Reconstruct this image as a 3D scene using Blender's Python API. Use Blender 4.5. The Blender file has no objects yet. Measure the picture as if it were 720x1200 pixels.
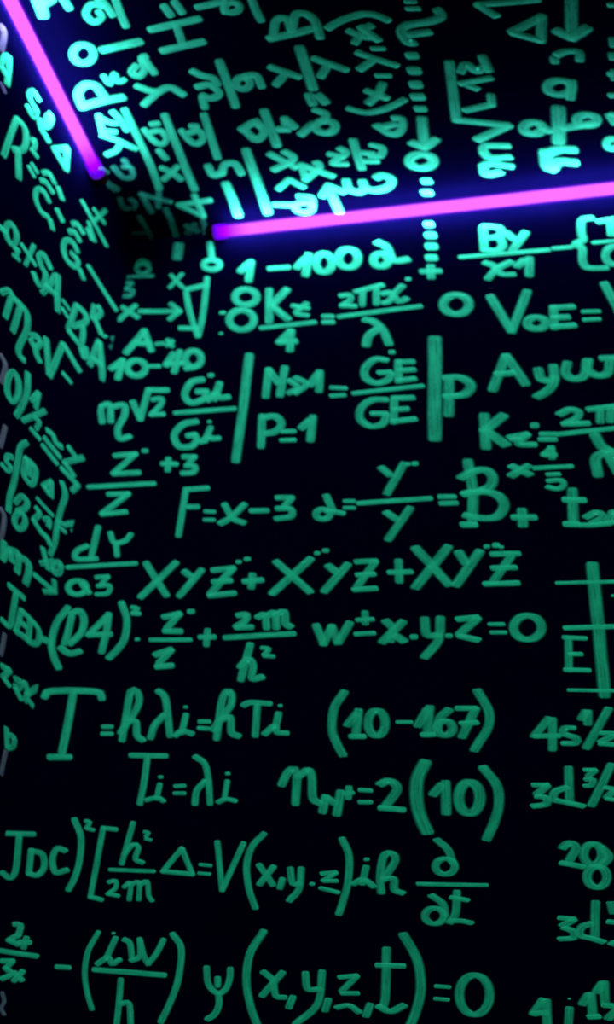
import bpy, math, random
from mathutils import Matrix, Vector
random.seed(7)
D = bpy.data
SC = bpy.context.scene
COL = SC.collection

# ------------------------------------------------------------------ camera
CAM_Z = 1.45
RIGHT = Vector((0.97969556, 0.19136393, 0.05980349))
DOWN = Vector((-0.03573532, 0.46017965, -0.88710635))
FWD = Vector((-0.19728051, 0.86695706, 0.45767441))
F_PX = 930.0
cam_d = D.cameras.new('camera')
cam = D.objects.new('camera', cam_d)
COL.objects.link(cam)
m3 = Matrix((RIGHT, -DOWN, -FWD)).transposed()
cam.matrix_world = Matrix.Translation((0, 0, CAM_Z)) @ m3.to_4x4()
cam_d.sensor_fit = 'VERTICAL'
cam_d.sensor_height = 24.0
cam_d.lens = F_PX / 1200.0 * 24.0
cam_d.clip_start = 0.02
cam_d.dof.use_dof = True
cam_d.dof.focus_distance = 0.78
cam_d.dof.aperture_fstop = 2.4
SC.camera = cam

# ------------------------------------------------------------------ world, exposure
w = D.worlds.new('world')
SC.world = w
w.use_nodes = True
w.node_tree.nodes['Background'].inputs[0].default_value = (0.0, 0.0, 0.0, 1)
w.node_tree.nodes['Background'].inputs[1].default_value = 0.0
SC.view_settings.view_transform = 'Standard'
SC.view_settings.look = 'None'
SC.view_settings.gamma = 1.0
SC.view_settings.use_curve_mapping = False
SC.view_settings.exposure = 1.7

# black light: what the tubes shed on paint and wall
UV_NEAR = (2.0, 0.90, 1.35)
UV_FILL = (0.6, 0.95, 0.80)  # greener tint for the added fill tubes out of view
TUBE_W = 1.45        # watts per strip of a tube in the near corner
FILL_W = 7.0          # watts per strip of the unseen tubes added as fill light

# ------------------------------------------------------------------ room
XL, YB, ZC = -0.6125, 1.0291, 2.60          # left wall, back wall, ceiling
XR, YF = 2.3, -2.3


def on(plane, x, y, lift=0.0):
    """photo pixel -> point on a wall of the room (lift = towards the room)"""
    r = RIGHT * (x - 360.0) + DOWN * (y - 600.0) + FWD * F_PX
    if plane == 'L':
        p = r * (XL / r.x)
        n = Vector((1, 0, 0))
    elif plane == 'B':
        p = r * (YB / r.y)
        n = Vector((0, -1, 0))
    else:
        p = r * ((ZC - CAM_Z) / r.z)
        n = Vector((0, 0, -1))
    return p + Vector((0, 0, CAM_Z)) + n * lift


# ------------------------------------------------------------------ materials
def new_mat(name):
    m = D.materials.new(name)
    m.use_nodes = True
    nt = m.node_tree
    nt.nodes.clear()
    out = nt.nodes.new('ShaderNodeOutputMaterial')
    return m, nt, out


def principled(name, color, rough=0.8, spec=0.1, noise=None, metallic=0.0):
    m, nt, out = new_mat(name)
    p = nt.nodes.new('ShaderNodeBsdfPrincipled')
    p.inputs['Roughness'].default_value = rough
    p.inputs['Specular IOR Level'].default_value = spec
    p.inputs['Metallic'].default_value = metallic
    p.inputs['Base Color'].default_value = (*color, 1)
    if noise:
        tc = nt.nodes.new('ShaderNodeTexCoord')
        n = nt.nodes.new('ShaderNodeTexNoise')
        n.inputs['Scale'].default_value = noise
        n.inputs['Detail'].default_value = 5
        nt.links.new(tc.outputs['Object'], n.inputs['Vector'])
        r = nt.nodes.new('ShaderNodeMapRange')
        r.inputs[3].default_value = 0.7
        r.inputs[4].default_value = 1.3
        nt.links.new(n.outputs['Fac'], r.inputs[0])
        mx = nt.nodes.new('ShaderNodeMix')
        mx.data_type = 'RGBA'
        mx.blend_type = 'MULTIPLY'
        mx.inputs['Factor'].default_value = 1.0
        mx.inputs['A'].default_value = (*color, 1)
        nt.links.new(r.outputs[0], mx.inputs['B'])
        nt.links.new(mx.outputs['Result'], p.inputs['Base Color'])
        b = nt.nodes.new('ShaderNodeBump')
        b.inputs['Strength'].default_value = 0.08
        nt.links.new(n.outputs['Fac'], b.inputs['Height'])
        nt.links.new(b.outputs['Normal'], p.inputs['Normal'])
    nt.links.new(p.outputs[0], out.inputs[0])
    return m


def paint(name, color, cover=1.0):
    """brushed wall paint: streaks along the stroke, thin cover where the brush spreads, feathered edges"""
    m, nt, out = new_mat(name)
    N, L = nt.nodes, nt.links

    def node(t, **kw):
        n = N.new(t)
        for k, v in kw.items():
            setattr(n, k, v)
        return n

    def rng(src, a, b_, c, d, smooth=False):
        n = node('ShaderNodeMapRange')
        if smooth:
            n.interpolation_type = 'SMOOTHSTEP'
        for i, v in enumerate((a, b_, c, d)):
            n.inputs[i + 1].default_value = v
        L.new(src, n.inputs[0])
        return n.outputs[0]

    def mul(a, b_):
        n = node('ShaderNodeMath', operation='MULTIPLY')
        L.new(a, n.inputs[0])
        if isinstance(b_, float):
            n.inputs[1].default_value = b_
        else:
            L.new(b_, n.inputs[1])
        return n.outputs[0]

    uv = node('ShaderNodeUVMap', uv_map='UVMap')
    cv = node('ShaderNodeUVMap', uv_map='Cover')
    sep, sc = node('ShaderNodeSeparateXYZ'), node('ShaderNodeSeparateXYZ')
    L.new(uv.outputs[0], sep.inputs[0])
    L.new(cv.outputs[0], sc.inputs[0])
    mp = node('ShaderNodeMapping')
    mp.inputs['Scale'].default_value = (0.020, 2.2, 1.0)
    L.new(uv.outputs[0], mp.inputs[0])
    streak = node('ShaderNodeTexNoise')
    streak.inputs['Scale'].default_value = 1.5
    streak.inputs['Detail'].default_value = 3
    L.new(mp.outputs[0], streak.inputs['Vector'])
    mp2 = node('ShaderNodeMapping')
    mp2.inputs['Scale'].default_value = (0.05, 0.5, 1.0)
    L.new(uv.outputs[0], mp2.inputs[0])
    patch = node('ShaderNodeTexNoise')
    patch.inputs['Scale'].default_value = 1.0
    patch.inputs['Detail'].default_value = 3
    L.new(mp2.outputs[0], patch.inputs['Vector'])
    # here and there the paint has dulled to a greyish pink
    dull = rng(patch.outputs['Fac'], 0.66, 0.80, 0.0, 0.55, True)
    col = node('ShaderNodeMix', data_type='RGBA')
    col.inputs['A'].default_value = (*color, 1)
    col.inputs['B'].default_value = (0.13, 0.34, 0.27, 1)
    L.new(dull, col.inputs['Factor'])
    df = node('ShaderNodeBsdfDiffuse')
    L.new(col.outputs['Result'], df.inputs['Color'])
    ab = node('ShaderNodeMath', operation='ABSOLUTE')
    L.new(sep.outputs['Y'], ab.inputs[0])
    edge = rng(ab.outputs[0], 1.0, 0.50, 0.0, 1.0, True)
    tip = rng(sc.outputs['Y'], 0.0, 0.6, 0.1, 1.0, True)
    al = mul(edge, tip)
    al = mul(al, rng(streak.outputs['Fac'], 0.30, 0.70, 0.52, 1.0))
    al = mul(al, rng(patch.outputs['Fac'], 0.30, 0.65, 0.75, 1.0))
    al = mul(al, rng(sc.outputs['X'], 0.5, 0.85, 0.70, 0.96))
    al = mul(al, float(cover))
    tr = node('ShaderNodeBsdfTransparent')
    mix = node('ShaderNodeMixShader')
    L.new(al, mix.inputs[0])
    L.new(tr.outputs[0], mix.inputs[1])
    L.new(df.outputs[0], mix.inputs[2])
    L.new(mix.outputs[0], out.inputs[0])
    return m


def glow(name, color, strength, fade=False):
    """glowing gas seen through clear glass"""
    m, nt, out = new_mat(name)
    e = nt.nodes.new('ShaderNodeEmission')
    e.inputs[0].default_value = (*color, 1)
    e.inputs[1].default_value = strength
    if fade:
        # the discharge turns violet and weak towards the electrodes at both ends
        tc = nt.nodes.new('ShaderNodeTexCoord')
        sx = nt.nodes.new('ShaderNodeSeparateXYZ')
        nt.links.new(tc.outputs['Generated'], sx.inputs[0])
        cr = nt.nodes.new('ShaderNodeValToRGB')
        el = cr.color_ramp.elements
        el[0].position, el[0].color = 0.0, (0.06, 0.0, 0.55, 1)
        el[1].position, el[1].color = 1.0, (0.06, 0.0, 0.55, 1)
        for p, c in ((0.018, (0.45, 0.0, 0.85, 1)), (0.055, (*color, 1)), (0.945, (*color, 1)), (0.982, (0.45, 0.0, 0.85, 1))):
            q = el.new(p)
            q.color = c
        nt.links.new(sx.outputs['X'], cr.inputs[0])
        nt.links.new(cr.outputs[0], e.inputs[0])
    t = nt.nodes.new('ShaderNodeBsdfTransparent')
    a = nt.nodes.new('ShaderNodeAddShader')
    nt.links.new(e.outputs[0], a.inputs[0])
    nt.links.new(t.outputs[0], a.inputs[1])
    nt.links.new(a.outputs[0], out.inputs[0])
    m.cycles.emission_sampling = 'NONE'
    return m


M_WALL = principled('matt black wall paint', (0.00015, 0.0003, 0.0075), 0.95, 0.0, 14)
M_FLOOR = principled('black floor', (0.004, 0.004, 0.008), 0.7, 0.1, 9)
M_GREEN = paint('fluorescent green paint', (0.021, 0.90, 0.45))
M_SHADED = paint('shade-dimmed fluorescent green paint', (0.030, 0.86, 0.52), 0.48)  # thin cover paints in the shade of the corner beyond the tube ends
M_HALF_SHADED = paint('half shade-dimmed fluorescent green paint', (0.025, 0.86, 0.52), 0.60)  # milder painted-in shade for strokes around that corner
M_BLUISH = paint('lilac blue paint', (0.05, 0.11, 0.22))
M_LILAC = paint('pale lilac grey paint', (0.12, 0.25, 0.31))
M_CORE = glow('violet lamp discharge', (1.0, 0.16, 0.92), 0.165, True)
M_SLEEVE = glow('violet lamp glass', (0.10, 0.0, 0.60), 0.10)
M_END = glow('violet lamp glass end', (0.12, 0.0, 0.80), 0.26)
M_METAL = principled('black lamp cap', (0.001, 0.001, 0.0015), 0.8, 0.02)
M_CLIP = principled('black lamp clip', (0.008, 0.008, 0.010), 0.6, 0.2)


# ------------------------------------------------------------------ mesh helpers
def link(name, verts, faces, mat, parent=None, uvs=None, smooth=False, cover=None):
    me = D.meshes.new(name)
    me.from_pydata(verts, [], faces)
    if uvs:
        ul = me.uv_layers.new(name='UVMap')
        for lp in me.loops:
            ul.data[lp.index].uv = uvs[lp.vertex_index]
    if cover:
        ul = me.uv_layers.new(name='Cover')
        for lp in me.loops:
            ul.data[lp.index].uv = cover[lp.vertex_index]
    if smooth:
        for p in me.polygons:
            p.use_smooth = True
    me.materials.append(mat)
    me.update()
    o = D.objects.new(name, me)
    COL.objects.link(o)
    if parent:
        o.parent = parent
    return o


def box(name, lo, hi, mat, parent=None):
    x0, y0, z0 = lo
    x1, y1, z1 = hi
    v = [(x0, y0, z0), (x1, y0, z0), (x1, y1, z0), (x0, y1, z0), (x0, y0, z1), (x1, y0, z1), (x1, y1, z1), (x0, y1, z1)]
    f = [(0, 3, 2, 1), (4, 5, 6, 7), (0, 1, 5, 4), (1, 2, 6, 5), (2, 3, 7, 6), (3, 0, 4, 7)]
    return link(name, v, f, mat, parent)


def lathe(name, prof, mat, parent, seg=28, closed=True):
    """profile of (along, radius) spun about the local X axis"""
    v, f = [], []
    for (a, r) in prof:
        for k in range(seg):
            t = 2 * math.pi * k / seg
            v.append((a, r * math.cos(t), r * math.sin(t)))
    for i in range(len(prof) - 1):
        for k in range(seg):
            k2 = (k + 1) % seg
            f.append((i * seg + k, i * seg + k2, (i + 1) * seg + k2, (i + 1) * seg + k))
    if closed:
        f.append(tuple(reversed(range(seg))))
        f.append(tuple(range((len(prof) - 1) * seg, len(prof) * seg)))
    return link(name, v, f, mat, parent, smooth=True)


def structure(o):
    o['kind'] = 'structure'
    return o


T = 0.12
structure(box('wall_back', (XL - T, YB, -0.1), (XR + T, YB + T, ZC + T), M_WALL))
structure(box('wall_left', (XL - T, YF - T, -0.1), (XL, YB, ZC + T), M_WALL))
structure(box('wall_right', (XR, YF - T, -0.1), (XR + T, YB, ZC + T), M_WALL))
structure(box('wall_front', (XL, YF - T, -0.1), (XR, YF, ZC + T), M_WALL))
structure(box('ceiling', (XL, YF, ZC), (XR, YB, ZC + T), M_WALL))
structure(box('floor', (XL, YF, -0.1), (XR, YB, 0.0), M_FLOOR))


# ------------------------------------------------------------------ black-light tubes
def strip(parent, length, ang, watts, color):
    ld = D.lights.new('black_light', 'AREA')
    ld.shape = 'RECTANGLE'
    ld.size = length
    ld.size_y = 0.010
    ld.color = color
    ld.energy = watts
    o = D.objects.new('black_light', ld)
    COL.objects.link(o)
    o.parent = parent
    o.visible_camera = False
    # strip runs along local X, shines away from the lamp's axis
    o.rotation_euler = (ang, 0, 0)
    d = Vector((0, math.sin(ang), -math.cos(ang)))
    o.location = Vector((length / 2 + 0.03, 0, 0)) + d * 0.004
    return o


def tube_lamp(start, direction, length, label, watts, group, clips=(0.3, 0.9), color=UV_NEAR):
    """a lamp that starts at its near end and runs along direction"""
    root = D.objects.new('black_light_tube', None)
    COL.objects.link(root)
    root.location = start
    x = Vector(direction).normalized()
    z = Vector((0, 0, 1))
    y = z.cross(x).normalized()
    root.rotation_euler = Matrix((x, y, z)).transposed().to_euler()
    root['label'] = label
    root['category'] = 'lamp'
    root['group'] = group
    R = 0.0130
    e = 0.035
    lathe('glass_tube', [(e, R), (length - e, R)], M_SLEEVE, root, closed=False)
    lathe('glowing_core', [(e * 0.45, R * 0.5), (e, R * 0.74), (length - e, R * 0.74), (length - e * 0.45, R * 0.5)], M_CORE, root)
    for a, s in ((0.0, 1), (length, -1)):
        lathe('tube_end', [(a + s * 0.012, R * 0.99), (a + s * e, R)] if s > 0 else [(a + s * e, R), (a + s * 0.012, R * 0.99)], M_END, root, closed=False)
        cap = lathe('end_cap', [(a - s * 0.004, R * 0.7), (a - s * 0.002, R * 1.02), (a + s * 0.010, R * 1.05), (a + s * 0.012, R * 0.9)], M_METAL, root)
        for q in (-0.0045, 0.0045):
            pin = lathe('contact_pin', [(a - s * 0.012, 0.0011), (a - s * 0.003, 0.0011)], M_METAL, cap, seg=8)
            pin.location = (0, q, 0)
    # spring clips that hold the tube under the ceiling
    for c in clips:
        v, f = [], []
        n = 15
        for i in range(n):
            t = math.radians(40 + 280 * i / (n - 1)) + math.pi / 2
            for (dx, rr) in ((-0.006, R * 1.05), (0.006, R * 1.05), (0.006, R * 1.18), (-0.006, R * 1.18)):
                v.append((c + dx, rr * math.cos(t), rr * math.sin(t)))
        for i in range(n - 1):
            for k in range(4):
                k2 = (k + 1) % 4
                f.append((i * 4 + k, i * 4 + k2, (i + 1) * 4 + k2, (i + 1) * 4 + k))
        f.append((0, 1, 2, 3))
        f.append(tuple((n - 1) * 4 + k for k in (3, 2, 1, 0)))
        link('clip', v, f, M_CLIP, root)
    for ang in (0.0, 2 * math.pi / 3, -2 * math.pi / 3):
        strip(root, length - 0.06, ang, watts, color)
    return root


OFF = 0.021
pb = on('B', 250, 273)
pl = on('L', 114, 195)
tube_lamp(Vector((pb.x, YB - OFF, ZC - 0.0225)), (1, 0, 0), 1.21, 'long violet fluorescent tube glowing where back wall meets ceiling', TUBE_W, 'black light tubes along the ceiling edge', (0.95,))
tube_lamp(Vector((XL + 0.016, 0.853, ZC - 0.039)), (0, -1, 0), 1.21, 'pink violet fluorescent tube glowing where left wall meets ceiling', TUBE_W, 'black light tubes along the ceiling edge', (0.95,))
tube_lamp(Vector((XR - OFF, -0.4, ZC - OFF)), (0, -1, 0), 1.21, 'added violet fill tube above the right wall, unseen behind the viewer', FILL_W, 'black light tubes along the ceiling edge', color=UV_FILL)  # unseen tube, added to lift the light on the paint
tube_lamp(Vector((0.2, YF + OFF, ZC - OFF)), (1, 0, 0), 1.21, 'added violet fill tube above the front wall, unseen behind the viewer', FILL_W, 'black light tubes along the ceiling edge', color=UV_FILL)  # second added tube out of view, also fill light


# ------------------------------------------------------------------ painted strokes
def catmull(pts, closed=False):
    out = []
    n = len(pts)
    rng = range(n if closed else n - 1)
    for i in rng:
        if closed:
            p0, p1, p2, p3 = pts[(i - 1) % n], pts[i], pts[(i + 1) % n], pts[(i + 2) % n]
        else:
            p1, p2 = pts[i], pts[i + 1]
            p0 = pts[i - 1] if i > 0 else (2 * p1[0] - p2[0], 2 * p1[1] - p2[1])
            p3 = pts[i + 2] if i + 2 < n else (2 * p2[0] - p1[0], 2 * p2[1] - p1[1])
        d = math.dist(p1, p2)
        k = max(2, int(d / 2.5))
        for j in range(k):
            t = j / k
            out.append(tuple(0.5 * ((2 * b) + (-a + c) * t + (2 * a - 5 * b + 4 * c - dd) * t * t + (-a + 3 * b - 3 * c + dd) * t ** 3)
                             for a, b, c, dd in zip(p0, p1, p2, p3)))
    if not closed:
        out.append(pts[-1])
    return out


ACROSS = ((-1.0, 0.0), (-0.62, 0.75), (0.0, 1.0), (0.62, 0.75), (1.0, 0.0))
DOME = 0.0004


NIBS = {'B': (0.26, 0.84, 4.0), 'L': (0.62, 0.74, 56.0), 'C': (0.30, 0.86, 8.0)}


class Brush:
    """gathers brush strokes (in photo pixels on one wall) into one mesh"""

    def __init__(self, plane, nib):
        self.plane, self.nib = plane, nib
        self.v, self.f, self.uv, self.cover, self.n = [], [], [], [], 0

    def run(self, pts, width, closed=False, dot=False):
        # a flat brush: its bristle line is held at one angle, so strokes across it come out broad with
        # slanted ends and strokes along it come out narrow
        flat, rnd, ang = self.nib
        if self.plane != 'L':
            # towards the right the writing was done with a wider brush
            t = min(1.0, max(0.0, (pts[0][0] - 230.0) / 260.0))
            flat, rnd = flat + 0.38 * t, rnd - 0.04 * t
        if dot:
            flat *= 0.25
        A = width * 0.5 * flat
        r = width * 0.5 * rnd
        bx, by = math.cos(math.radians(ang)), math.sin(math.radians(ang))
        u0 = random.random() * 900
        lift = 0.00012 * (self.n % 7)
        self.n += 1
        N = len(pts)
        rows = []
        run_len = 0.0
        for i, p in enumerate(pts):
            a = pts[(i - 1) % N] if closed else pts[max(i - 1, 0)]
            c = pts[(i + 1) % N] if closed else pts[min(i + 1, N - 1)]
            tx, ty = c[0] - a[0], c[1] - a[1]
            l = math.hypot(tx, ty) or 1.0
            tx, ty = tx / l, ty / l
            nx, ny = -ty, tx
            q = bx * nx + by * ny
            e = max(-1.0, min(1.0, q * 2.5))
            off = (nx * r + bx * A * e, ny * r + by * A * e)
            if i:
                run_len += math.dist(p, pts[i - 1])
            rows.append((p, (tx, ty), off, (nx * r, ny * r), run_len, 1.0, r / (r + A * abs(q))))
        if not closed:
            def cap(row, s):
                p, t, off, ro, u, _, cv = row
                o = []
                for q in (0.35, 0.65, 0.88, 0.98):
                    d = r * q * s * 0.9
                    sh = math.sqrt(1 - q * q)
                    w_ = (off[0] - ro[0] * (1 - sh), off[1] - ro[1] * (1 - sh))
                    o.append(((p[0] + t[0] * d, p[1] + t[1] * d), t, w_, ro, u + d, 1.0 - q * q, cv))
                return o
            rows = list(reversed(cap(rows[0], -1))) + rows + cap(rows[-1], 1)
        base = len(self.v)
        for (p, t, off, ro, u, g, cv) in rows:
            for (s, z) in ACROSS:
                self.v.append(on(self.plane, p[0] + off[0] * s, p[1] + off[1] * s, 0.00015 + DOME * z * g + lift * (0.2 + 0.8 * z)))
                self.uv.append((u0 + u, s))
                self.cover.append((cv, g))
        K = len(ACROSS)
        R = len(rows)
        for i in range(R if closed else R - 1):
            j = (i + 1) % R
            for k in range(K - 1):
                self.f.append((base + i * K + k, base + j * K + k, base + j * K + k + 1, base + i * K + k + 1))

    def draw(self, spec, x0, y0, k, width):
        for st in spec.split(';'):
            st = st.strip()
            if not st:
                continue
            c = st[0]
            if c in 'o./':
                st = st[1:]
            nums = [float(q) for q in st.split()]
            if c == 'o':
                cx, cy, rx, ry = nums[:4]
                rot = math.radians(nums[4]) if len(nums) > 4 else 0.0
                n = max(14, int((rx + ry) / k * 1.6))
                pts = []
                a0 = random.random() * 6.28
                for i in range(n):
                    t = a0 + 2 * math.pi * i / n
                    ex, ey = rx * math.cos(t), ry * math.sin(t)
                    pts.append((x0 + (cx + ex * math.cos(rot) - ey * math.sin(rot)) / k,
                                y0 + (cy + ex * math.sin(rot) + ey * math.cos(rot)) / k))
                self.run(pts, width, closed=True)
            elif c == '.':
                cx, cy, r = nums[:3]
                self.run([(x0 + (cx - 0.3 * r) / k, y0 + cy / k), (x0 + cx / k, y0 + cy / k), (x0 + (cx + 0.3 * r) / k, y0 + cy / k)], 1.5 * r / k, dot=True)
            else:
                p = [(x0 + nums[i] / k, y0 + nums[i + 1] / k) for i in range(0, len(nums) - 1, 2)]
                if c == '/' or len(p) == 2:
                    for a, b in zip(p[:-1], p[1:]):
                        n = max(2, int(math.dist(a, b) / 6))
                        self.run([(a[0] + (b[0] - a[0]) * i / n, a[1] + (b[1] - a[1]) * i / n) for i in range(n + 1)], width)
                else:
                    self.run(catmull(p), width)


SIGNS = {'=': 'equals_sign', '+': 'plus_sign', '-': 'minus_sign', '(': 'parenthesis', ')': 'parenthesis', '[': 'square_bracket', '{': 'curly_brace',
         'bar': 'fraction_bar', 'slash': 'slash', 'root': 'root_sign', 'arrow': 'arrow', 'dot': 'dot', 'comma': 'comma', 'line': 'vertical_bar',
         'rule': 'ruled_line', 'prime': 'prime_mark', 'gg': 'much_greater_sign', 'pm': 'plus_minus_sign', 'delta': 'triangle', 'dash': 'dash',
         'cong': 'congruence_sign', 'star': 'star', 'caret': 'caret', 'stroke': 'brush_stroke', ':': 'colon', 'partial': 'partial_sign', 'int': 'integral_sign'}
ALIAS = {}


def formula(plane, crop, width, label, group, parts, name='painted_formula', cat='formula', mat=None, nib=None):
    nib = nib or NIBS[plane]
    x0, y0, k = crop
    plist = [q.strip() for q in parts.split('|') if q.strip()]
    meshes = []
    for q in plist:
        head, spec = q.split('>', 1)
        head = head.strip()
        wd = width
        if '*' in head:
            head, ws = head.split('*')
            wd = width * float(ws)
        b = Brush(plane, nib)
        b.draw(spec, x0, y0, k, wd)
        if head in SIGNS:
            nm, lb = SIGNS[head], None
        elif head.isdigit():
            nm, lb = 'digit', 'digit ' + head
        else:
            nm, lb = 'letter', 'letter ' + head
        meshes.append((nm, lb, b))
    allv = [v for (_, _, b) in meshes for v in b.v]
    c = sum(allv, Vector()) / len(allv)
    n = {'L': 0, 'B': 1, 'C': 2}[plane]
    c[n] = (XL, YB, ZC)[n]
    if len(meshes) == 1:
        nm, lb, b = meshes[0]
        root = link(name, [v - c for v in b.v], b.f, mat or M_GREEN, None, b.uv, True, b.cover)
    else:
        root = D.objects.new(name, None)
        root.empty_display_size = 0.03
        COL.objects.link(root)
        for nm, lb, b in meshes:
            o = link(nm, [v - c for v in b.v], b.f, mat or M_GREEN, root, b.uv, True, b.cover)
            if lb:
                o['label'] = lb
    root.location = c
    root['label'] = label
    root['category'] = cat
    root['group'] = group
    return root


GB, GL, GC = 'formulas painted on the back wall', 'formulas painted on the left wall', 'formulas painted on the ceiling'

def W(crop, width, label, parts, **k):
    return formula('B', crop, width, label, GB, parts, **k)


def S(crop, width, label, parts, **k):
    return formula('L', crop, width, label, GL, parts, **k)


def U(crop, width, label, parts, **k):
    return formula('C', crop, width, label, GC, parts, **k)


# ---- back wall, top rows
W((400, 180, 3), 10, 'dashed green arrow below the tube on back wall, above the large 0',
  'dash*1.15> 300 250 318 250 | dash*1.25> 304 288 326 288 | dash*1.25> 306 327 330 327 | dash*1.2> 306 367 330 367 | star*0.9> 283 415 348 413; 315 398 317 434',
  name='painted_dashed_arrow', cat='arrow', nib=(0.30, 0.86, 4.0))
W((200, 180, 3), 10, 'green formula 1-100 lambda just below the back wall tube',
  '1> 247 413 272 390; 283 383 275 445 | -*0.85> 347 405 415 400 | 1> 445 400 472 372; 485 358 475 425 | 0> o 540 385 28 32 | 0> o 625 369 34 32 | lambda> 728 312 760 330 785 375 835 372; o 740 375 26 22')
W((200, 180, 3), 9, 'small digits 1 and 0 just left of the 1-100 formula', '1> 138 318 145 365 | 0> o 145 391 28 17')
W((520, 180, 3.6), 9.5, 'fraction By over x1 with a minus, under the tube on back wall',
  'B> 168 315 172 405; 165 308 228 312 246 332 230 352 180 357; 238 358 250 388 228 410 172 408 | y> 262 335 300 362; 345 335 292 408 | bar*0.75> 70 438 445 407 | x*0.9> 175 460 215 475 245 508 298 510; 285 458 228 485 188 528 | 1> 312 475 340 452; 362 445 362 512 | -*0.7> 462 401 540 395')
W((520, 180, 3.6), 9, 'curly brace with a fraction cut by the right frame edge under the tube',
  '{> 628 272 585 283 583 340 590 365 555 384 585 400 588 455 610 482 690 483 | T> 652 288 735 275; 705 290 708 340 | bar*0.7> 632 377 740 368 | 0> o 722 430 38 38')
W((200, 180, 3), 8.5, 'green triangle shaped root sign with dotted side left of the 0:0 K row',
  'root> / 55 478 128 462; 128 440 115 560 98 640; 55 490 68 560 95 640; 34 614 92 615', name='painted_sign', cat='symbol')
W((0, 180, 3), 8, 'x and green arrow pointing right toward the triangle root sign',
  'x> 430 540 484 575; 476 535 420 584 | arrow> 492 555 625 555; / 602 530 632 555 598 582')
W((200, 180, 3), 6.5, 'dim small x above the head of the right pointing arrow', 'x> 2 428 42 470; 40 424 -2 470', name='painted_letter', cat='letter')
W((200, 180, 3), 10, 'formula 0:0 K over 4 = 2 pi x over lambda, below 1-100',
  '0> o 265 505 38 27 | 0> o 250 585 43 34 | :> . 183 560 14; . 178 633 9 | K> 347 482 347 590; 408 480 352 538; 355 535 412 582 | x*0.8> 430 535 484 545; 478 528 442 560 482 570 | bar*0.75> 318 614 508 593 | 4> / 422 626 382 664 440 660; 424 625 420 690 | =*0.8> 538 573 570 573; 538 593 572 593 | 2*0.8> 598 500 630 498 632 515 605 535; 600 535 650 537 | pi*0.8> 652 487 745 462; 676 485 674 532; 724 472 724 528 | x*0.8> 745 494 768 488 785 500 802 520 830 510; 815 466 790 490 770 518 748 526 | prime> . 836 442 14 | bar*0.75> 592 574 880 537 | lambda> 682 584 715 592 748 622 768 668; 724 620 696 642 688 672')
W((400, 180, 3), 10, 'lone large 0 between the lambda fraction and V0E', '0> o 405 531 45 34', name='painted_digit', cat='digit')
W((540, 320, 4), 10, 'formula V0E = V running off the right side of the photo',
  'V> 140 112 238 270; 312 90 240 272 | 0> o 357 235 44 27 | E> 437 162 440 255; 432 165 528 158; 436 210 505 207; 435 253 535 246 | =*0.7> 574 182 650 180; 580 220 652 217 | V> 675 52 745 180; 790 40 745 185')
# ---- 10-40 and m root 2
W((0, 360, 3), 10, 'letter A with two dots above the formula 10-40',
  'A> 445 158 508 85; 508 85 532 150; 475 125 525 130 | dot*0.7> 550 130 575 128; 590 116 606 138; 606 120 588 135')
W((0, 360, 3), 10, 'formula 10-40 near the left corner of the back wall',
  '1> 393 215 428 190; 430 188 415 248 | 0> o 480 214 32 27 | -*0.75> 526 208 560 208 | 4> / 610 165 585 202 640 196; 632 158 614 226 | 0> o 680 182 28 28; 655 215 680 212')
W((0, 360, 3), 9.5, 'formula lambda = m root 2 beside the Gi over Gi fraction',
  'lambda*1.1> 253 285 280 298 284 335 272 340; o 262 358 20 28 | =*0.75> 302 348 322 368; 298 368 320 390 | m> 352 350 360 402; 356 350 385 342 390 400; 393 352 435 345 438 380 415 425 422 462 455 455 | root> / 468 335 494 392 522 292 588 292 | 2*0.9> 538 325 568 322 565 345 533 378; 533 378 575 376')
W((200, 360, 3), 10, 'fraction Gi over Gi left of the tall vertical bar',
  'G> 112 255 72 265 50 310 75 337 122 322; 122 322 125 298; 95 297 125 297 | i> . 142 240 15; 172 270 155 322; 132 326 160 302 172 318 203 316 | bar*0.8> 17 372 225 357 | G> 90 402 45 412 14 448 28 488 72 490 95 468; 95 468 85 450; 62 453 85 449 | i*0.9> . 136.5 403 11; 140 425 122 470; 108 474 135 455 145 462 170 461')
W((200, 360, 3), 11, 'tall vertical bar between Gi over Gi and N1 P=1', 'line> 277 172 265 270 252 380 240 460 230 538', name='painted_bar', cat='bar', nib=(0.30, 0.86, 4.0))
W((200, 360, 3), 10, 'stacked N much greater than 1 and P=1 right of the tall bar',
  'N> 345 222 335 312; 345 222 378 265; 402 215 385 308 | gg*0.8> 418 258 450 282 415 302; 440 248 478 272 440 302 | 1> 492 272 515 240; 524 230 522 292 | P> 322 385 318 488; 325 388 370 385 390 412 368 438 335 444 | =*0.75> 392 437 436 437; 390 469 436 467 | 1> 462 424 488 400; 500 388 492 466')
W((400, 360, 4.5), 9, 'fraction GE over GE with an equals sign, left of the right bar',
  '=*0.8> -52 425 25 428; -52 468 18 464 | G> 240 280 180 275 128 320 130 375 185 400 245 385 265 352; 200 347 262 344 | dot> . 268 238 24 | E> 302 288 302 390; 302 290 380 288; 305 335 385 330; 302 388 388 378 | bar*0.8> 65 455 430 415 | G> 240 488 165 490 108 530 100 590 155 628 220 615 238 570; 165 562 240 562 | E> 280 480 277 605; 282 480 380 478; 280 540 350 537; 275 603 390 590')
W((400, 360, 4.5), 14, 'tall vertical bar just left of the letter P, right part of wall', 'line> 495 170 496 300 495 450 494 690', name='painted_bar', cat='bar', nib=(0.32, 0.78, 3.0))
W((400, 360, 4.5), 11, 'lone letter P right of the tall vertical bar', 'P> 570 380 568 565; 545 372 630 372 685 412 650 460 550 472', name='painted_letter', cat='letter', nib=(0.32, 0.78, 3.0))
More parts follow.
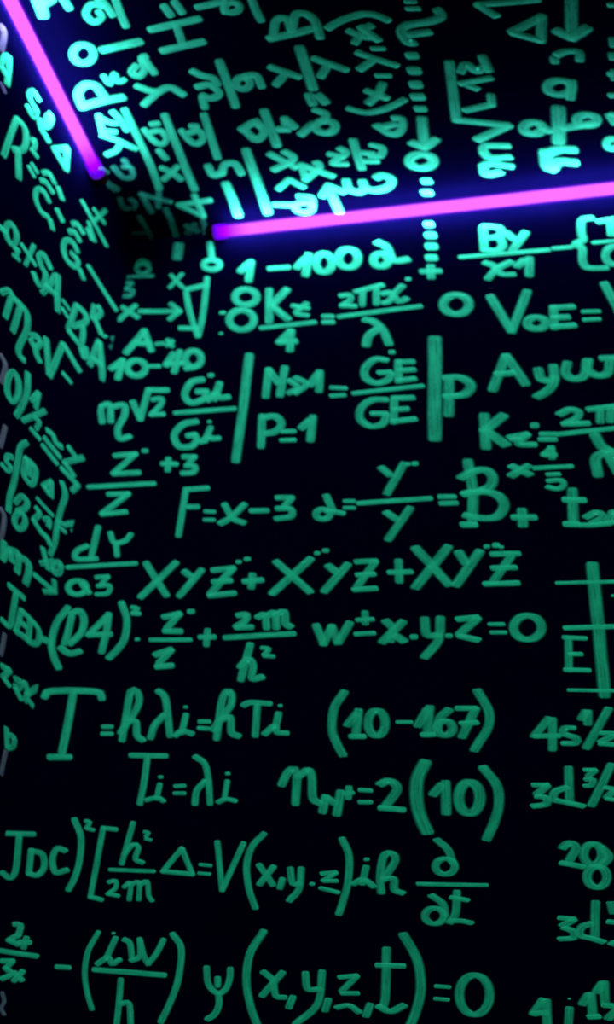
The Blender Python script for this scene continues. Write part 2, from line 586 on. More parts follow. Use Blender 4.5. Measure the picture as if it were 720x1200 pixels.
W((540, 320, 4), 10.5, 'letters Ayw near the right edge of the photo, under V0E',
  'A> 212 392 152 545; 215 390 305 520; 170 475 250 468 | y> 365 455 378 495 420 505 440 490; 435 440 440 505 410 550 360 580 | w> 500 425 492 470 530 497 580 480 592 415; 600 412 598 455 640 480 690 470 700 415; 660 400 740 398')
W((540, 470, 4), 9.5, 'formula Kx = 2 pi over lambda at the right edge',
  'K*1.2> 112 70 120 215; 200 70 112 140; 120 140 212 205 | x> 230 172 315 155; 310 160 272 200 350 205; 240 180 280 180 | dot> . 348 115 28 | =*0.9> 378 155 440 155; 372 180 445 180 | 2> 465 62 515 40 555 55 540 85 500 102; 482 108 600 105 | pi> 600 40 725 25; 655 45 655 95; 705 40 702 92 | bar*0.85> 450 157 725 128 | lambda*1.2> 630 160 665 215 725 245; 680 240 635 270 645 345; 690 245 740 335')
W((540, 470, 4), 9.5, 'small x and fraction 4 over 3 below the Kx formula',
  'x> 240 305 325 345; 318 305 238 350 | 4*0.9> / 425 225 392 252 445 252; 425 220 430 265 | bar*0.8> 345 315 522 306 | 3*0.8> 408 345 462 342; 410 375 470 372 485 395 455 412 408 402')
W((540, 470, 4), 11, 'large ornate letter B with = and a plus sign, right of Y over Y',
  '=*0.8> -98 449 -28 449; -92 480 -20 478 | B> 35 285 58 420 55 560; 5 360 60 330 120 325 152 362 128 410 20 435; 15 438 110 425 178 445 205 490 175 540 110 550 22 535; 10 580 70 580 | +> 248 545 348 545; 288 515 292 580')
W((540, 470, 4), 11, 'word tan running off the right edge below the 4 over 3',
  't> 525 420 530 572; 488 463 580 465; 492 577 550 578 | a*0.8> 590 545 640 522 668 545 620 570; 560 582 640 580 720 568 | n*0.8> 690 575 715 520 740 570')
# ---- Z/Z, F = x-3, y''/y
W((0, 540, 3), 9, 'fraction Z over Z below m root 2',
  'Z> 405 -18 478 -24; 474 -22 400 44; 400 46 488 42 | prime> . 510 -35 16 | bar*0.9> 312 92 542 80 | Z> 382 118 452 116; 450 118 360 186; 360 188 442 180')
W((190, 520, 3), 9, 'small +3 beside the upper Z of Z over Z', '+> 2 70 50 72; 22 55 20 92 | 3> 76 46 116 46; 112 48 95 68; 85 78 115 80 112 100 72 104')
W((190, 520, 3), 9, 'formula F = x - 3 in the middle of the back wall',
  'F> 84 162 58 322; 84 162 160 156; 92 222 125 222 | =*0.75> 152 238 184 240; 150 268 182 268 | x> 220 215 250 262 288 278; 290 215 242 260 206 280 | -> 314 236 370 235 | 3> 405 190 458 190; 455 192 432 220; 405 228 452 230 455 255 402 264')
W((190, 520, 3), 9, 'formula lambda = Y" over Y left of the ornate B',
  'lambda> 578 185 600 232; o 566 248 24 17; 580 236 638 245 | =*0.75> 642 202 675 202; 642 226 676 226 | bar*0.9> 690 210 945 192 | Y> 772 85 802 110; 850 72 792 174 | prime> . 865 72 14; . 890 70 16 | Y> 790 242 825 266; 872 228 796 336')
W((0, 540, 3), 9, 'fraction d psi over a3 in the left corner of back wall',
  'd> 345 235 320 345; 305 300 270 318 270 345 338 345 | psi*0.9> 388 255 402 288 440 282 460 260; 408 290 412 332 | bar*0.85> 238 375 478 361 | a> o 272 446 32 24; 290 435 312 464 | 3*0.85> 340 410 380 407; 378 410 358 432; 345 440 385 440 378 466 340 470')
W((0, 540, 3), 10, 'formula XYZ" + X"YZ + XYZ" across the middle of the back wall',
  'X> 515 362 585 472; 618 360 496 478 | Y> 650 390 675 408; 708 386 632 474 | Z> 750 385 822 378; 815 383 740 468; 752 426 810 421; 738 474 824 466 | prime*0.8> . 840 356 14; . 870 346 16 | +> 860 424 920 419; 888 403 884 443 | X> 972 356 1090 460; 1092 346 958 466 | prime*0.8> . 1116 325 14; . 1146 316 16 | Y> 1156 370 1182 390; 1222 366 1142 458',)
W((360, 520, 2.571), 9, 'letter Z and plus sign right after X"Y, mid wall', 'Z> 148 356 208 353; 205 356 152 430; 152 396 202 393; 142 440 208 436 | +> 248 388 314 386; 276 354 278 414')
W((360, 520, 2.571), 10.5, 'formula XYZ" left of the ruled table, below the ornate B',
  'X> 328 315 428 424; 425 312 328 432 | Y> 458 328 478 358; 520 326 450 425 | prime*0.8> . 542 310 13; . 570 306 16; . 586 312 10 | Z*0.9> 558 333 638 331; 615 340 560 418; 560 375 628 373; 536 423 636 420')
# ---- (R4)^2 row
W((0, 680, 3), 10, 'formula (R4)2 Z over Z + 2m over h2, above T = h lambda',
  '(> 238 98 200 150 182 220 190 270 206 306 | R> 252 130 238 190 228 220; 250 118 280 108 296 140 285 185 248 222; 215 238 245 258 280 250 | 4> / 380 125 312 192 388 190; 382 122 375 180 358 250 | )> 428 82 446 140 438 205 412 245 384 272 | 2*0.75> 465 95 485 100 468 115; 466 117 490 118 | dot> . 483 208 12 | Z> 578 130 632 118; 630 120 588 168; 580 178 636 180 | prime> . 672 110 18 | bar*0.75> 530 210 670 210 | Z> 548 262 602 244; 600 248 560 290; 552 304 604 300 | +*0.9> 704 200 754 200; 730 178 726 226 | 2> 838 124 868 122 860 145 832 164; 832 166 885 165 | m> 908 130 932 122 938 166; 940 125 968 116 972 166; 972 122 1000 112 1004 152 1022 164 | bar*0.9> 792 202 1034 188 | h> 880 228 848 348; 846 304 874 278 890 300 886 345 922 340 | 2*0.75> 922 238 946 242 930 262; 930 266 962 268')
W((360, 690, 2.571), 10, 'formula w plus-minus x.y.z = 0 left of the ruled table',
  'w> 28 112 50 165; 50 165 75 115; 75 115 92 162; 95 160 128 105 | pm*0.8> 152 94 198 92; 175 72 176 104; 147 137 202 134 | x> 238 98 258 120 252 155; 288 100 228 160; 268 142 292 158 | dot> . 322 145 16 | y> 355 92 362 138 400 140; 402 90 396 155 355 205 | dot> . 428 142 15 | Z> 455 92 515 86; 512 90 460 138; 460 142 516 155 | =*0.7> 550 107 592 107; 556 132 598 132 | 0> o 665 117 42 36')
W((360, 690, 2.571), 10, 'formula (10-167) in brackets in the middle of the lower wall',
  '(> 112 312 82 360 76 425 92 470 108 500 | 1> 122 410 148 378; 155 368 148 440; 132 445 172 445 | 0> o 210 405 26 38 | -*0.7> 272 402 315 402 | 1> 335 412 362 366; 370 358 362 440; 348 440 382 439 | 6> 428 365 400 390 392 425; o 415 420 24 22 | 7> 452 360 510 360; 508 362 485 410 468 445; 465 406 512 403 | )> 514 308 548 370 545 420 520 460 505 485', nib=(0.32, 0.78, 3.0))
W((560, 640, 4.5), 9.5, 'ruled table with letter E at the right edge of the photo',
  'line*1.35> 605 100 640 450 670 785 | rule*0.7> 418 195 740 187 | rule> 462 432 740 424 | E*0.9> 480 495 482 655; 455 482 570 487; 485 570 548 570; 462 652 590 656 | rule*0.7> 480 760 740 763 | dot> . 715 262 15',
  name='painted_table', cat='table drawing', nib=(0.32, 0.78, 3.0))
# ---- T rows
W((0, 680, 3), 10, 'formula T = h lambda i = h T i with a very large T',
  'T*1.1> 158 408 182 390 338 392 358 414; 258 395 240 500 218 605; 175 622 245 622 | =*0.75> 363 515 393 515; 360 540 393 540 | h> 430 560 445 470 460 392 482 392 490 425 470 470 425 535; 445 495 478 498 482 545 502 562 | lambda> 558 390 580 410 590 470 598 545; 578 475 545 510 530 552 | i*0.9> . 653 446 11; 654 475 640 535; 618 545 642 530 676 540 | =*0.75> 702 497 736 497; 700 520 734 522 | h> 762 555 780 430 798 392 815 400 812 440 780 480 752 525; 780 490 810 482 814 535 840 548 | T*0.9> 858 440 882 430 950 434; 905 440 898 545 | i*0.9> . 986 441 11; 980 470 968 525; 932 540 968 512 975 535 1010 538')
W((100, 860, 2.769), 9, 'formula Ti = lambda i below the large T',
  'T> 148 70 262 72; 202 75 192 150 178 225 | i*0.85> . 245 140 11; 242 165 232 210; 198 215 235 207 254 218 | =*0.75> 292 170 322 168; 290 193 322 193 | lambda> 358 75 388 98 400 150 405 225; 388 155 362 185 356 226 | i*0.85> . 462.5 129 11; 461 155 452 210; 432 222 458 212 488 218')
W((320, 860, 2.4), 10, 'formula n = 2(10) below (10-167)',
  'n> 25 142 45 105 66 108 64 195; 72 120 100 102 110 125 112 180 132 195 | M> 148 178 140 218; 150 180 175 195; 190 165 180 225 | prime*0.8> 202 168 224 165; 214 152 212 180 | =*0.75> 245 158 276 160; 244 192 276 192 | 2> 302 142 328 132 350 155 318 202; 302 208 368 214 | (*1.3> 428 82 406 130 405 190 418 240 434 275 | 1> 452 170 474 145; 486 138 488 222 | 0*1.1> o 553 180 30 44 | )> 592 95 630 145 636 200 622 250 602 295', nib=(0.30, 0.86, 4.0))
# ---- JDC row
W((0, 940, 3.6), 9, 'formula JDC)2 at the lower left of the back wall',
  'J> 22 132 142 135; 82 140 68 280 44 320 10 298 | D> 132 205 122 298; 130 205 178 220 186 275 158 308 122 302 | C> 275 205 242 195 222 240 235 296 282 286 | )> 315 75 342 150 335 250 315 320 290 368 | 2*0.75> 362 80 380 85 366 108; 368 112 394 118')
W((0, 940, 3.6), 8, 'formula [h2 over 2m triangle = V in the lower left',
  '[> / 490 115 436 110 382 400 430 412 | h> 562 90 514 258; 525 220 560 180 585 190 572 240 602 255 | 2*0.75> 610 125 628 130 616 145; 616 155 636 160 | bar*0.85> 465 285 650 292 | 2*0.85> 460 338 488 332 488 362 455 388; 458 388 500 396 | m*0.9> 525 358 552 340 546 410; 562 345 588 338 586 410; 598 345 622 335 628 395 642 415 | delta> / 768 196 688 292 812 304 770 200 | =*0.75> 845 263 890 268; 840 300 885 304 | V> 918 170 938 370; 938 370 1028 175')
W((280, 940, 3), 8.5, 'bracketed (x,y,z) left of i h in the lower wall',
  '(> 88 112 48 155 28 220 35 300 58 370 | x> 72 222 96 255 120 290; 122 228 74 288 | comma> 154 272 145 300 | y> 182 235 190 285 215 285; 220 235 212 305 178 345 | dot> . 258 288 13 | Z*0.85> 292 252 342 246; 340 250 298 277; 298 277 345 277; 288 302 350 318 | )> 364 130 388 190 384 280 368 345 352 392')
W((320, 860, 2.4), 9, 'formula i h left of the partial d over dt fraction',
  'i*0.9> . 264 353 11; 262 375 252 420; 226 422 255 410 284 430 | h> 305 445 302 400 312 345 332 335 345 355 310 410; 310 408 340 408 342 438 366 448')
W((320, 860, 2.4), 8.5, 'fraction partial d over partial dt, lower middle of wall',
  'partial> 462 298 492 325 506 362; o 485 373 27 22 | bar*0.85> 408 422 602 426 | partial> 447 455 478 478 484 510; o 455 512 27 22 | t> 518 445 514 505 498 530; 500 526 530 526 560 532; 502 460 548 468')
# ---- bottom row
W((0, 940, 3.6), 9, 'fraction 2x over 3x in the lower left corner of the photo',
  '2> 62 515 88 520 78 560; 78 560 38 582; 38 582 78 600 | x> 85 590 125 592; 112 575 100 612 | bar> -30 622 155 650 | 3> 8 670 55 670; 52 672 25 700; 25 700 48 725 8 745 | x> 62 720 92 750; 95 715 60 752')
W((0, 940, 3.6), 8.5, 'minus and bracketed fraction iw over h at the bottom left',
  '-> 240 695 292 698 | (*0.9> 415 550 372 630 358 720 368 800 388 872 | i> . 479 553 11; 488 575 450 658; 412 682 458 655 472 682 505 665 | w> 525 580 548 595 558 660; 555 668 590 650 592 590; 590 580 608 650 625 682; 628 680 660 640 690 582 | bar*1.1> 398 706 695 730 | h> 510 750 502 850 492 940; 508 852 545 850 552 935 | )*1.1> 730 558 765 620 752 750 712 860 680 925')
W((60, 1060, 2.769), 9, 'letter psi between the iw over h bracket and (x,y,z,t)', 'psi> 505 206 508 250 522 275 545 288 568 272 580 240 582 210; 541 240 541 262; 544 290 545 325 532 355 508 372', name='painted_letter', cat='letter')
W((280, 1060, 2.25), 9, 'formula (x,y,z,t) = 0 along the bottom of the photo',
  '(*1.1> 65 72 30 130 20 200 32 270 50 320 | x> 65 178 90 200 98 240 122 245; 115 180 62 240 | comma> 142 245 132 270 | y> 176 182 182 222 215 222; 220 178 208 262 150 315 | comma> 236 252 228 278 | Z*0.9> 266 192 312 187; 310 190 272 228; 272 234 314 234; 258 272 290 266 318 284 | comma> 346 265 336 292 | t*1.05> 390 118 386 250 372 272; 370 268 400 282 435 266; 365 160 435 162 | )*1.15> 435 80 472 150 480 220 468 280 452 320 | =*0.8> 520 215 556 218; 518 248 552 251 | 0*1.1> o 622 238 40 52')
# ---- right column
W((560, 800, 4.5), 9.5, 'orbital notation 4s 1/2 under the ruled table',
  '4> / 375 190 300 282 430 280; 395 195 395 350 | s> 510 240 462 240 452 268 520 292 515 318 450 320 | 1> 548 190 570 155; 582 155 582 215 | slash> 690 140 575 342 | 2*0.9> 650 265 725 268; 720 280 650 312; 645 322 730 328', nib=(0.32, 0.78, 3.0))
W((560, 800, 4.5), 9.5, 'orbital notation 3d 3/2 below the 4s notation',
  '3> 295 540 370 540; 365 545 315 588; 310 600 362 608 362 640 292 652 | d> 480 452 485 620; 472 552 410 575 402 615 470 632 560 652 | 3*0.85> 565 460 622 460; 618 464 585 492; 570 512 608 512 600 540 565 545 | slash> 705 435 602 645 | 2*0.9> 672 552 725 562; 720 570 682 605; 682 612 725 618', nib=(0.32, 0.78, 3.0))
W((560, 960, 4.5), 10, 'orbital notation 2g in the lower right',
  '2> 450 150 485 125 520 150 485 215; 442 230 500 240 560 252 | g> o 608 185 48 55; 655 150 692 200 645 250; o 630 305 52 55', nib=(0.32, 0.78, 3.0))
W((560, 960, 4.5), 9.5, 'orbital notation 3d 5 near the lower right edge',
  '3> 432 520 510 528; 505 530 450 562; 455 572 505 592 505 625 432 632 | d> 622 440 618 620; 600 550 548 570 542 612 600 628 665 648 | 5> 705 445 715 490; 690 540 730 545; 708 660 725 650', nib=(0.32, 0.78, 3.0))
W((560, 960, 4.5), 10, 'notation 4i with small ones in the bottom right corner',
  '4> / 345 955 295 1025 365 1020; 362 960 368 1085 | i*0.9> . 483.5 947 11; 485 1000 478 1085 | 1> 555 972 582 930; 598 925 608 1040; 588 1042 640 1040 | 1> 628 908 655 870; 668 865 672 970; 665 980 725 985 | 2> 690 1050 740 1005')
# ---- dim upper corner of the back wall
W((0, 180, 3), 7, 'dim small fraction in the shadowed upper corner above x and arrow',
  'slash> 402 355 438 428 | 6> o 503 405 22 16; 485 390 500 375 522 388 | bar*0.8> 445 434 538 430 | 3> 432 452 465 455 445 472; 440 478 468 482 458 500 428 500 | y> 425 345 448 362; 445 345 438 395', mat=M_HALF_SHADED)
W((200, 180, 3), 8, 'two dim short strokes in the upper corner above the arrow', 'stroke*1.1> 36 322 30 366; 22 322 16 366', name='painted_mark', cat='painted mark', mat=M_HALF_SHADED)

# ---- left wall
S((0, 0, 6), 9, 'letter A at the left frame edge beside the upper tube', 'A> 5 450 35 395 58 405; 62 400 62 470 50 590; 12 475 35 520 52 540')
S((0, 0, 6), 9, 'symbols s d triangle just left of the upper violet tube',
  's> 275 705 235 645 205 668 228 730 255 775 235 820 190 745 | d> 345 800 362 830 330 890 280 845 290 910 316 950 342 995; 335 820 312 890 | delta> / 380 1050 470 1045 462 1190 385 1060')
S((0, 0, 6), 9, 'formula R2 = E with two dots on the left wall, below s d triangle',
  'R> 115 840 70 960 25 1090; 118 835 172 900 182 1000 155 1055 95 1050; 125 1060 128 1160 130 1250 | 2*0.8> 222 985 245 985 240 1040; 218 1050 262 1105 | =*0.7> 200 1170 240 1245; 222 1150 262 1215 | E*0.85> 305 1215 345 1220 385 1290; 290 1270 325 1285 370 1355; 345 1420 300 1340 258 1335 250 1400 285 1485 340 1530; 350 1545 368 1610 | :*0.9> 408 1320 436 1400; 400 1475 438 1555')
S((0, 190, 6), 8, 'letter E below the R2 = E formula on left wall',
  'E> 515 435 545 440 585 500; 490 490 525 495 560 555; 545 630 510 565 460 552 445 610 470 690 530 735 545 690 500 640; 558 755 585 820', name='painted_letter', cat='letter')
S((0, 190, 6), 6.5, 'slanted fraction x over small mark beside the tube end',
  'bar> 575 272 640 390 750 590 | x> 660 330 735 430; 740 340 665 410 | 2> 625 425 640 480 665 555; 612 470 645 545')
S((0, 180, 3), 7.5, 'long slanted bar right of the second E on left wall', 'bar> 310 395 360 475 408 550', name='painted_bar', cat='bar')
S((0, 190, 6), 8.5, 'formula 0.xSA = B running down the left wall',
  '0> o 78 505 36 72 -12; -10 450 40 492 | 2*0.7> 95 600 135 625; 110 605 118 650; 90 652 135 690 | x*0.8> 150 578 248 725; 235 590 180 720 | S> 355 745 310 655 275 655 285 720 320 790 308 850 270 860 235 780 | A> 385 800 345 870 300 915; 405 800 402 920 405 1045; 320 870 400 940 | =*0.7> 440 970 488 1038; 436 1028 474 1088 | B> 535 1010 480 1170; 540 1010 600 1070 598 1125 520 1150; 580 1150 582 1215 560 1275 480 1185')
S((0, 360, 6), 8, 'small R and dot right of the = B on left wall',
  'R> 662 -5 650 75; 690 -5 708 40 662 85; 670 92 712 190 | dot> . 740 205 22')
S((0, 360, 3), 7, 'dim small 2 left of the A above 10-40', '2> 395 112 420 112 418 132; 418 135 392 142', name='painted_digit', cat='digit', mat=M_HALF_SHADED)
S((0, 360, 6), 9, 'formula m = V A above the 10) row on left wall',
  'm> 15 -105 60 -115 100 -60 150 -10 190 50 188 160 150 240 128 300 140 345 168 372; 75 -60 38 65; 138 10 90 165 | e> 222 200 258 208 285 250 245 280 215 230; 248 280 255 330 278 382 | V> 325 225 345 475; 350 480 440 262; 445 262 558 448 | dot*0.7> 440 462 500 530 | dot> 570 290 592 355; 598 285 610 350 | A> 695 245 632 400; 700 250 712 380 722 510; 650 360 715 405')
S((0, 440, 6), 9, 'formula 10) at left edge, below the m = V row', '0> o 90 80 42 100 | )> 195 -10 190 110 160 200 118 280')
S((0, 440, 6), 8, 'small slanted 1 over 2 next to the 10) formula',
  '1> 222 172 265 128; 270 125 250 225 | bar> 165 315 310 252 | 2*0.9> 240 292 275 325 255 372; 215 375 278 448')
S((0, 440, 6), 8, 'congruence sign and Z slanting down the left wall toward Z over Z',
  'cong> 298 490 400 620; 312 438 420 575; 330 385 372 420 392 475 430 500 | Z> 480 502 530 570; 578 580 450 612; 452 612 520 705 | bar> 430 650 545 770; 548 772 510 808')
S((0, 440, 6), 8.5, 'integral sign with s and D at the left edge of the photo',
  's*0.9> 85 575 50 565 45 610 72 640 55 672 10 625 | int> 182 475 145 500 128 580 110 680 92 770 68 850 58 950 | D> 178 582 248 655 225 765 168 700 178 590; 205 630 205 700')
S((0, 440, 6), 8.5, 'number 8 left of the curved bracket on the left wall', '8> 110 890 150 850 190 885 175 935 125 955; o 138 1022 38 55', name='painted_digit', cat='digit')
S((0, 440, 6), 8, 'slanted fraction 1 over 22 with tall bracket and exponent -1',
  '1> 305 775 358 748; 358 750 358 850; 310 780 340 830 | bar*0.75> 260 865 370 985 | 2> 252 930 278 970 240 1010; 232 1015 272 1080 | 2> 312 1010 345 1010 342 1060; 282 1095 330 1140; 330 1140 350 1190 | )> 435 752 458 840 425 950 400 1060 385 1170 352 1255 | =*0.8> 402 1022 460 1052; 415 1065 458 1100 | 1> 475 1045 525 1040; 560 985 542 1100; 512 1102 558 1112')
S((0, 600, 6), 9.5, 'word lim with arrow going to 0 on the left wall',
  'l> 25 215 20 330 | m> 20 330 65 262 82 345; 80 272 128 300 120 420; 140 318 195 355 200 420 180 500 | x*0.8> 300 255 335 400; 368 345 290 360 | 0> o 400 392 32 34 | arrow*0.8> 240 440 370 550; / 380 485 385 560 312 558')
S((0, 600, 6), 8.5, 'letters JED- slanting down on the left wall before (R4)',
  'J> 62 515 168 605; 112 570 90 700 65 800 10 758 | E> 148 692 110 840; 150 695 205 745; 132 765 182 805; 112 840 185 890 | D> 212 758 195 905; 215 755 272 830 268 910 235 925 195 905 | -> 288 888 330 905')
S((0, 740, 5.45), 8.5, 'word xex on the left wall below the JED- letters',
  'x> 12 222 60 250; 60 250 18 290; 25 300 58 348 | e> 98 305 132 320 122 365 92 350 135 435 | x> 158 325 180 400; 240 360 172 398; 172 400 160 440; 180 440 212 480')
S((0, 740, 5.45), 7.5, 'letter p at the left frame edge below the word xex', 'p> 40 620 46 745; 52 662 90 675 82 735 50 742', name='painted_letter', cat='letter')
GM = 'pale strokes at the left frame edge'
for crop, wd, lab, spec in (
        ((0, 0, 6), 9, 'pale lilac curved stroke at left frame edge beside the tube', '0 190 22 200 25 260 8 350'),
        ((0, 0, 6), 6, 'short pale lilac stroke below the A at left frame edge', '0 585 20 615 32 650'),
        ((0, 360, 3), 7, 'pale grey arc left of the 10) formula', '2 168 18 205 4 262'),
        ((0, 440, 6), 7, 'pale grey slash above the integral sign at left edge', '35 362 18 430 2 495'),
        ((0, 440, 6), 7, 'pale grey arc left of the word lim', '4 935 28 990 20 1080 4 1145'),
        ((0, 600, 6), 6.5, 'pale grey slash below the letter J at left edge', '30 862 20 930 4 1000'),
        ((0, 740, 5.45), 6, 'pale grey stem under the letter p at left edge', '36 765 22 830 6 910')):
    formula('L', crop, wd, lab, GM, 'stroke> ' + spec, name='painted_mark', cat='painted mark', mat=M_BLUISH if 'lilac' in lab else M_LILAC)
for crop, wd, lab, spec in (
        ((0, 940, 3.6), 6, 'pale grey wavy stroke at lower left edge, below 2x over 3x', '10 805 18 840 6 870 18 895'),):
    formula('B', crop, wd, lab, GM, 'stroke> ' + spec, name='painted_mark', cat='painted mark', mat=M_LILAC)

# ---- ceiling
U((400, 0, 3), 11, 'dashed green arrow with a 0 on the ceiling, ending at the tube',
  'dash*1.2> 238 195 262 195 | dash*1.3> 245 248 270 248 | dash*1.3> 252 297 274 297 | dash*1.2> 256 340 284 340 | dash> 266 382 292 382 | arrow> 284 418 292 500; / 248 500 292 518 332 490 | 0> o 282 566 42 24 | dash> 290 637 312 637 | dash> 290 677 314 677',
  name='painted_dashed_arrow', cat='arrow')
U((400, 0, 3), 11, 'curly z sign at the top edge above the dashed ceiling arrow',
  'z> 340 35 352 58 310 75 235 88 212 110 235 148 258 150; 240 122 310 112 | =*0.7> 228 5 260 5; 232 30 274 30')
U((520, 0, 3.6), 10, 'formula m root L12 written sideways on the ceiling',
  'root*1.05> / 25 265 55 505 275 528 145 588 | 2> 75 300 95 270 140 300 165 285; 165 240 190 295 | 1*0.9> 72 352 200 328; 105 360 142 375 | L*0.9> 92 465 205 440; 205 440 200 402 | m> 170 640 175 615 275 615; 172 645 200 665 282 662; 170 700 200 690 290 702; 168 700 180 735 240 725')
U((520, 0, 3.6), 10, 'thin ceiling arrow pointing left at the top edge', 'arrow> 145 18 260 10 400 -2; 145 18 222 66', name='painted_arrow', cat='arrow')
U((520, 0, 3.6), 11, 'green triangle outline on the ceiling near the top', 'delta> / 290 135 415 70 412 170 292 138', name='painted_triangle', cat='triangle')
U((520, 0, 3.6), 13, 'thick ceiling arrow pointing down at the top right', 'arrow> 540 -10 540 140; / 478 128 542 158 605 118', name='painted_arrow', cat='arrow')
U((520, 0, 3.6), 11, 'sideways fraction pi 9 over 6 a on the ceiling at right',
  '3*0.9> 468 245 470 258; 480 230 520 215 570 220 575 250 | a> o 490 368 52 30; 540 345 535 410 | bar*1.3> 485 460 487 595 | 9> o 378 540 40 24; 420 540 450 552 | 6> o 605 505 42 22; 505 540 640 518 | pi*1.2> 430 642 440 700 470 715; 430 650 490 630 555 632; 450 705 490 682 560 686')
U((520, 0, 3.6), 9, 'letters cut by the right frame edge on the ceiling',
  'E> 700 20 735 20 | stroke> 715 165 718 190 | stroke> 712 228 716 245 | T> 700 312 735 312; 720 300 722 330 | dot> 704 402 730 402 | D> 700 485 725 520; 705 480 740 490 | 0> o 715 606 26 22')
U((0, 0, 3), 11, 'letters T2 at the top edge right of the upper tube', 'T*1.4> 130 -5 145 30 152 52; 145 15 180 -5 | 2> 222 -5 243 28')
U((0, 0, 3), 11, 'ceiling formula P0 1 right of the upper tube',
  'P*1.1> 290 375 275 330 298 300 335 302 365 338; 292 374 360 355 432 342 | 0> o 293 190 36 32 | 1*1.1> 360 176 492 146 | m*0.8> 365 268 388 295 402 258 415 288 436 280')
U((0, 0, 3), 10.5, 'sideways digits 2 and slash near the ceiling top left', '2> 362 22 322 15 302 48 330 78 358 60 348 42; 345 -4 368 12 396 52 | slash> 405 -5 425 50 443 90')
U((0, 0, 3), 10.5, 'sideways y2 beside the P0 1 formula on the ceiling',
  '2> 478 232 462 252 488 268 508 242 498 205 512 198; 505 205 543 255 | y> 482 302 525 318 555 322; 508 366 560 322 600 308 645 332')
U((0, 0, 3), 11, 'large sideways letter H with two dots on the ceiling', 'H> 530 104 700 66; 572 178 715 146; 622 90 640 146 | :> 578 22 600 52; 615 8 640 42')
U((100, 100, 4.5), 9, 'sideways YM with slanted bar on ceiling, near the tube end',
  'M> 70 160 90 235; 75 170 130 195 165 200; 85 240 160 245; 145 140 180 175 220 235 | Y> 88 262 170 290 268 335; 115 365 160 345 190 305 | bar*1.1> 208 130 280 280 345 420 390 540')
U((100, 100, 4.5), 9, 'sideways a:x between the first two slanted ceiling bars', 'a> 312 235 360 290 400 310 430 285 400 240 350 245; 350 205 385 200 | :> 390 345 425 385 | x> 405 435 455 460 505 495; 485 430 445 470 415 495')
U((100, 100, 4.5), 9.5, 'second slanted bar with 4 at its foot and an a beside it on ceiling', 'bar*1.1> 420 160 480 310 535 450 575 545 | 4*0.9> / 660 605 492 630 622 690; 575 580 622 690 | a> 510 240 550 290 590 308 622 280 600 240 550 250; 560 215 590 215')
U((200, 0, 3), 10.5, 'slanted ceiling bar right of the sideways a', 'bar> 118 405 145 490 165 552', name='painted_bar', cat='bar')
U((100, 100, 4.5), 8, 'dim small a and 7 left of the slanted ceiling bars', 'a> 150 432 200 485 250 480 240 435 200 430; 205 395 230 430 | 7> 292 572 365 595 450 615; 300 580 348 668; 388 560 385 640', mat=M_HALF_SHADED)
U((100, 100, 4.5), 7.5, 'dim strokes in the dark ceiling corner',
  'stroke> 285 695 315 745 345 800 | stroke*1.1> 425 655 455 720 490 830 | 2> 182 600 200 645 225 648; 238 602 265 620 255 648 | stroke*0.7> 255 782 310 782 | x*1.1> 532 740 590 768; 578 735 540 778 | stroke> 620 715 640 790', name='painted_mark', cat='painted mark', mat=M_SHADED)
U((100, 100, 4.5), 9, 'dim dots at the end of the left tube on ceiling', 'dot> 36 472 38 520 | dot*1.1> 112 515 165 550 | dot*0.8> 85 440 115 460', name='painted_mark', cat='painted mark', mat=M_SHADED)
U((200, 0, 3), 10.5, 'sideways mark d and slash at the top edge of the ceiling', 'd> 95 25 175 8; o 215 25 28 18; 192 0 192 40 | slash> 285 -5 300 35 318 70')
U((200, 0, 3), 11, 'large sideways letter B at the top of the ceiling',
  'B> 348 135 430 118 510 98; 362 130 372 72 408 66 425 110; 428 105 440 52 480 50 512 80 525 128', name='painted_letter', cat='letter')
U((200, 0, 3), 10.5, 'sideways w over m fraction on the ceiling under the H',
  'w> 78 250 110 265 150 275 165 295; 95 305 140 298 172 330 140 345 112 335; 112 345 120 375 | slash*1.1> 172 218 202 295 228 370 | m> o 255 292 25 20; 262 268 300 265 320 302')
U((200, 0, 3), 10.5, 'sideways y over lambda with = and d on the ceiling below the B',
  'y> 352 235 400 252 452 270; 372 295 405 258 | slash*1.2> 455 170 478 240 500 308 | lambda> 505 205 560 225 618 245; 530 266 552 230 | =*1.1> 488 335 500 362; 522 336 544 358 | d> o 545 445 34 22; 508 385 545 400 540 425; 460 470 500 436')
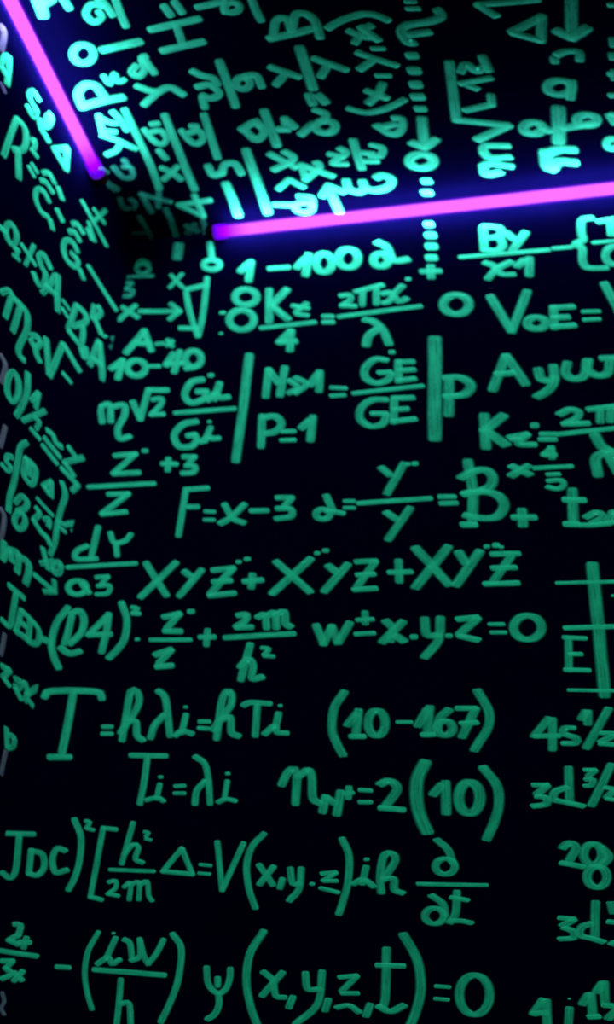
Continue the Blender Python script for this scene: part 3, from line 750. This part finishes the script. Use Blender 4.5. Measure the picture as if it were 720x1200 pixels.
U((200, 0, 3), 10.5, 'sideways a over 2 on the ceiling below w over m',
  'a> 250 455 300 430 328 465 300 490 262 458; 300 425 312 440 | slash*1.1> 330 392 352 450 374 508 | 2> 380 455 405 450 402 418; 402 418 435 445; 385 452 415 455')
U((200, 180, 3), 10.5, 'sideways digit 5 and short bar above the tube start', '5> 132 45 150 75 180 68; 182 66 190 38 225 35 248 68 | bar*1.1> 195 108 218 160 238 215')
U((200, 180, 3), 11, 'long slanted bar ending at the left end of the tube', 'bar*1.05> 266 -10 305 100 342 205', name='painted_bar', cat='bar')
U((290, 130, 3.789), 9.5, 'ceiling column x, x, caret and 2 right of the long slanted bar',
  'x> 100 190 160 222 215 250; 165 180 205 212 120 260 | x> 235 238 300 260 380 290; 305 228 322 250 258 305; 240 240 262 300 | caret*0.9> / 140 345 185 305 250 338 | 2*0.9> 120 415 210 418; o 252 428 38 22; 225 378 285 385 290 420')
U((290, 130, 3.789), 10, 'bright upward ceiling arrow touching the tube', 'arrow> 365 345 385 395 408 445; / 335 375 362 332 430 360', name='painted_arrow', cat='arrow')
U((290, 130, 3.789), 9, 'sideways 2 over z just above the glowing tube, left of the dashed arrow',
  '2> 362 190 400 198 425 205; 410 165 440 185 402 212 380 232 442 235 | slash*1.1> 470 132 490 200 508 252 | z> 512 185 560 190; 550 148 600 165 590 198 545 200; 520 222 578 222')
U((290, 130, 3.789), 10, 'bright sideways omega right above the glowing tube', 'omega> 440 312 450 345 490 360 520 345 512 315; 525 345 570 352 620 340 642 308 605 285 575 295', name='painted_letter', cat='letter')
U((400, 0, 3), 10, 'bracketed (x,y,x) written sideways on the ceiling left of the dashed arrow',
  '(> -45 98 0 72 70 50 120 52 165 72 | x> 28 108 75 128 115 132; 50 148 80 105 105 90; 70 95 130 140 | comma*0.8> 110 170 150 170 | y> 58 185 125 208 195 230; 68 242 112 210 | comma*0.8> 125 265 172 265 | x> 90 318 160 345; 145 296 130 330 98 360 | )*0.9> 25 380 90 395 160 380 222 350 | a> 125 440 180 472 212 455 212 418 185 415; 150 445 190 435')
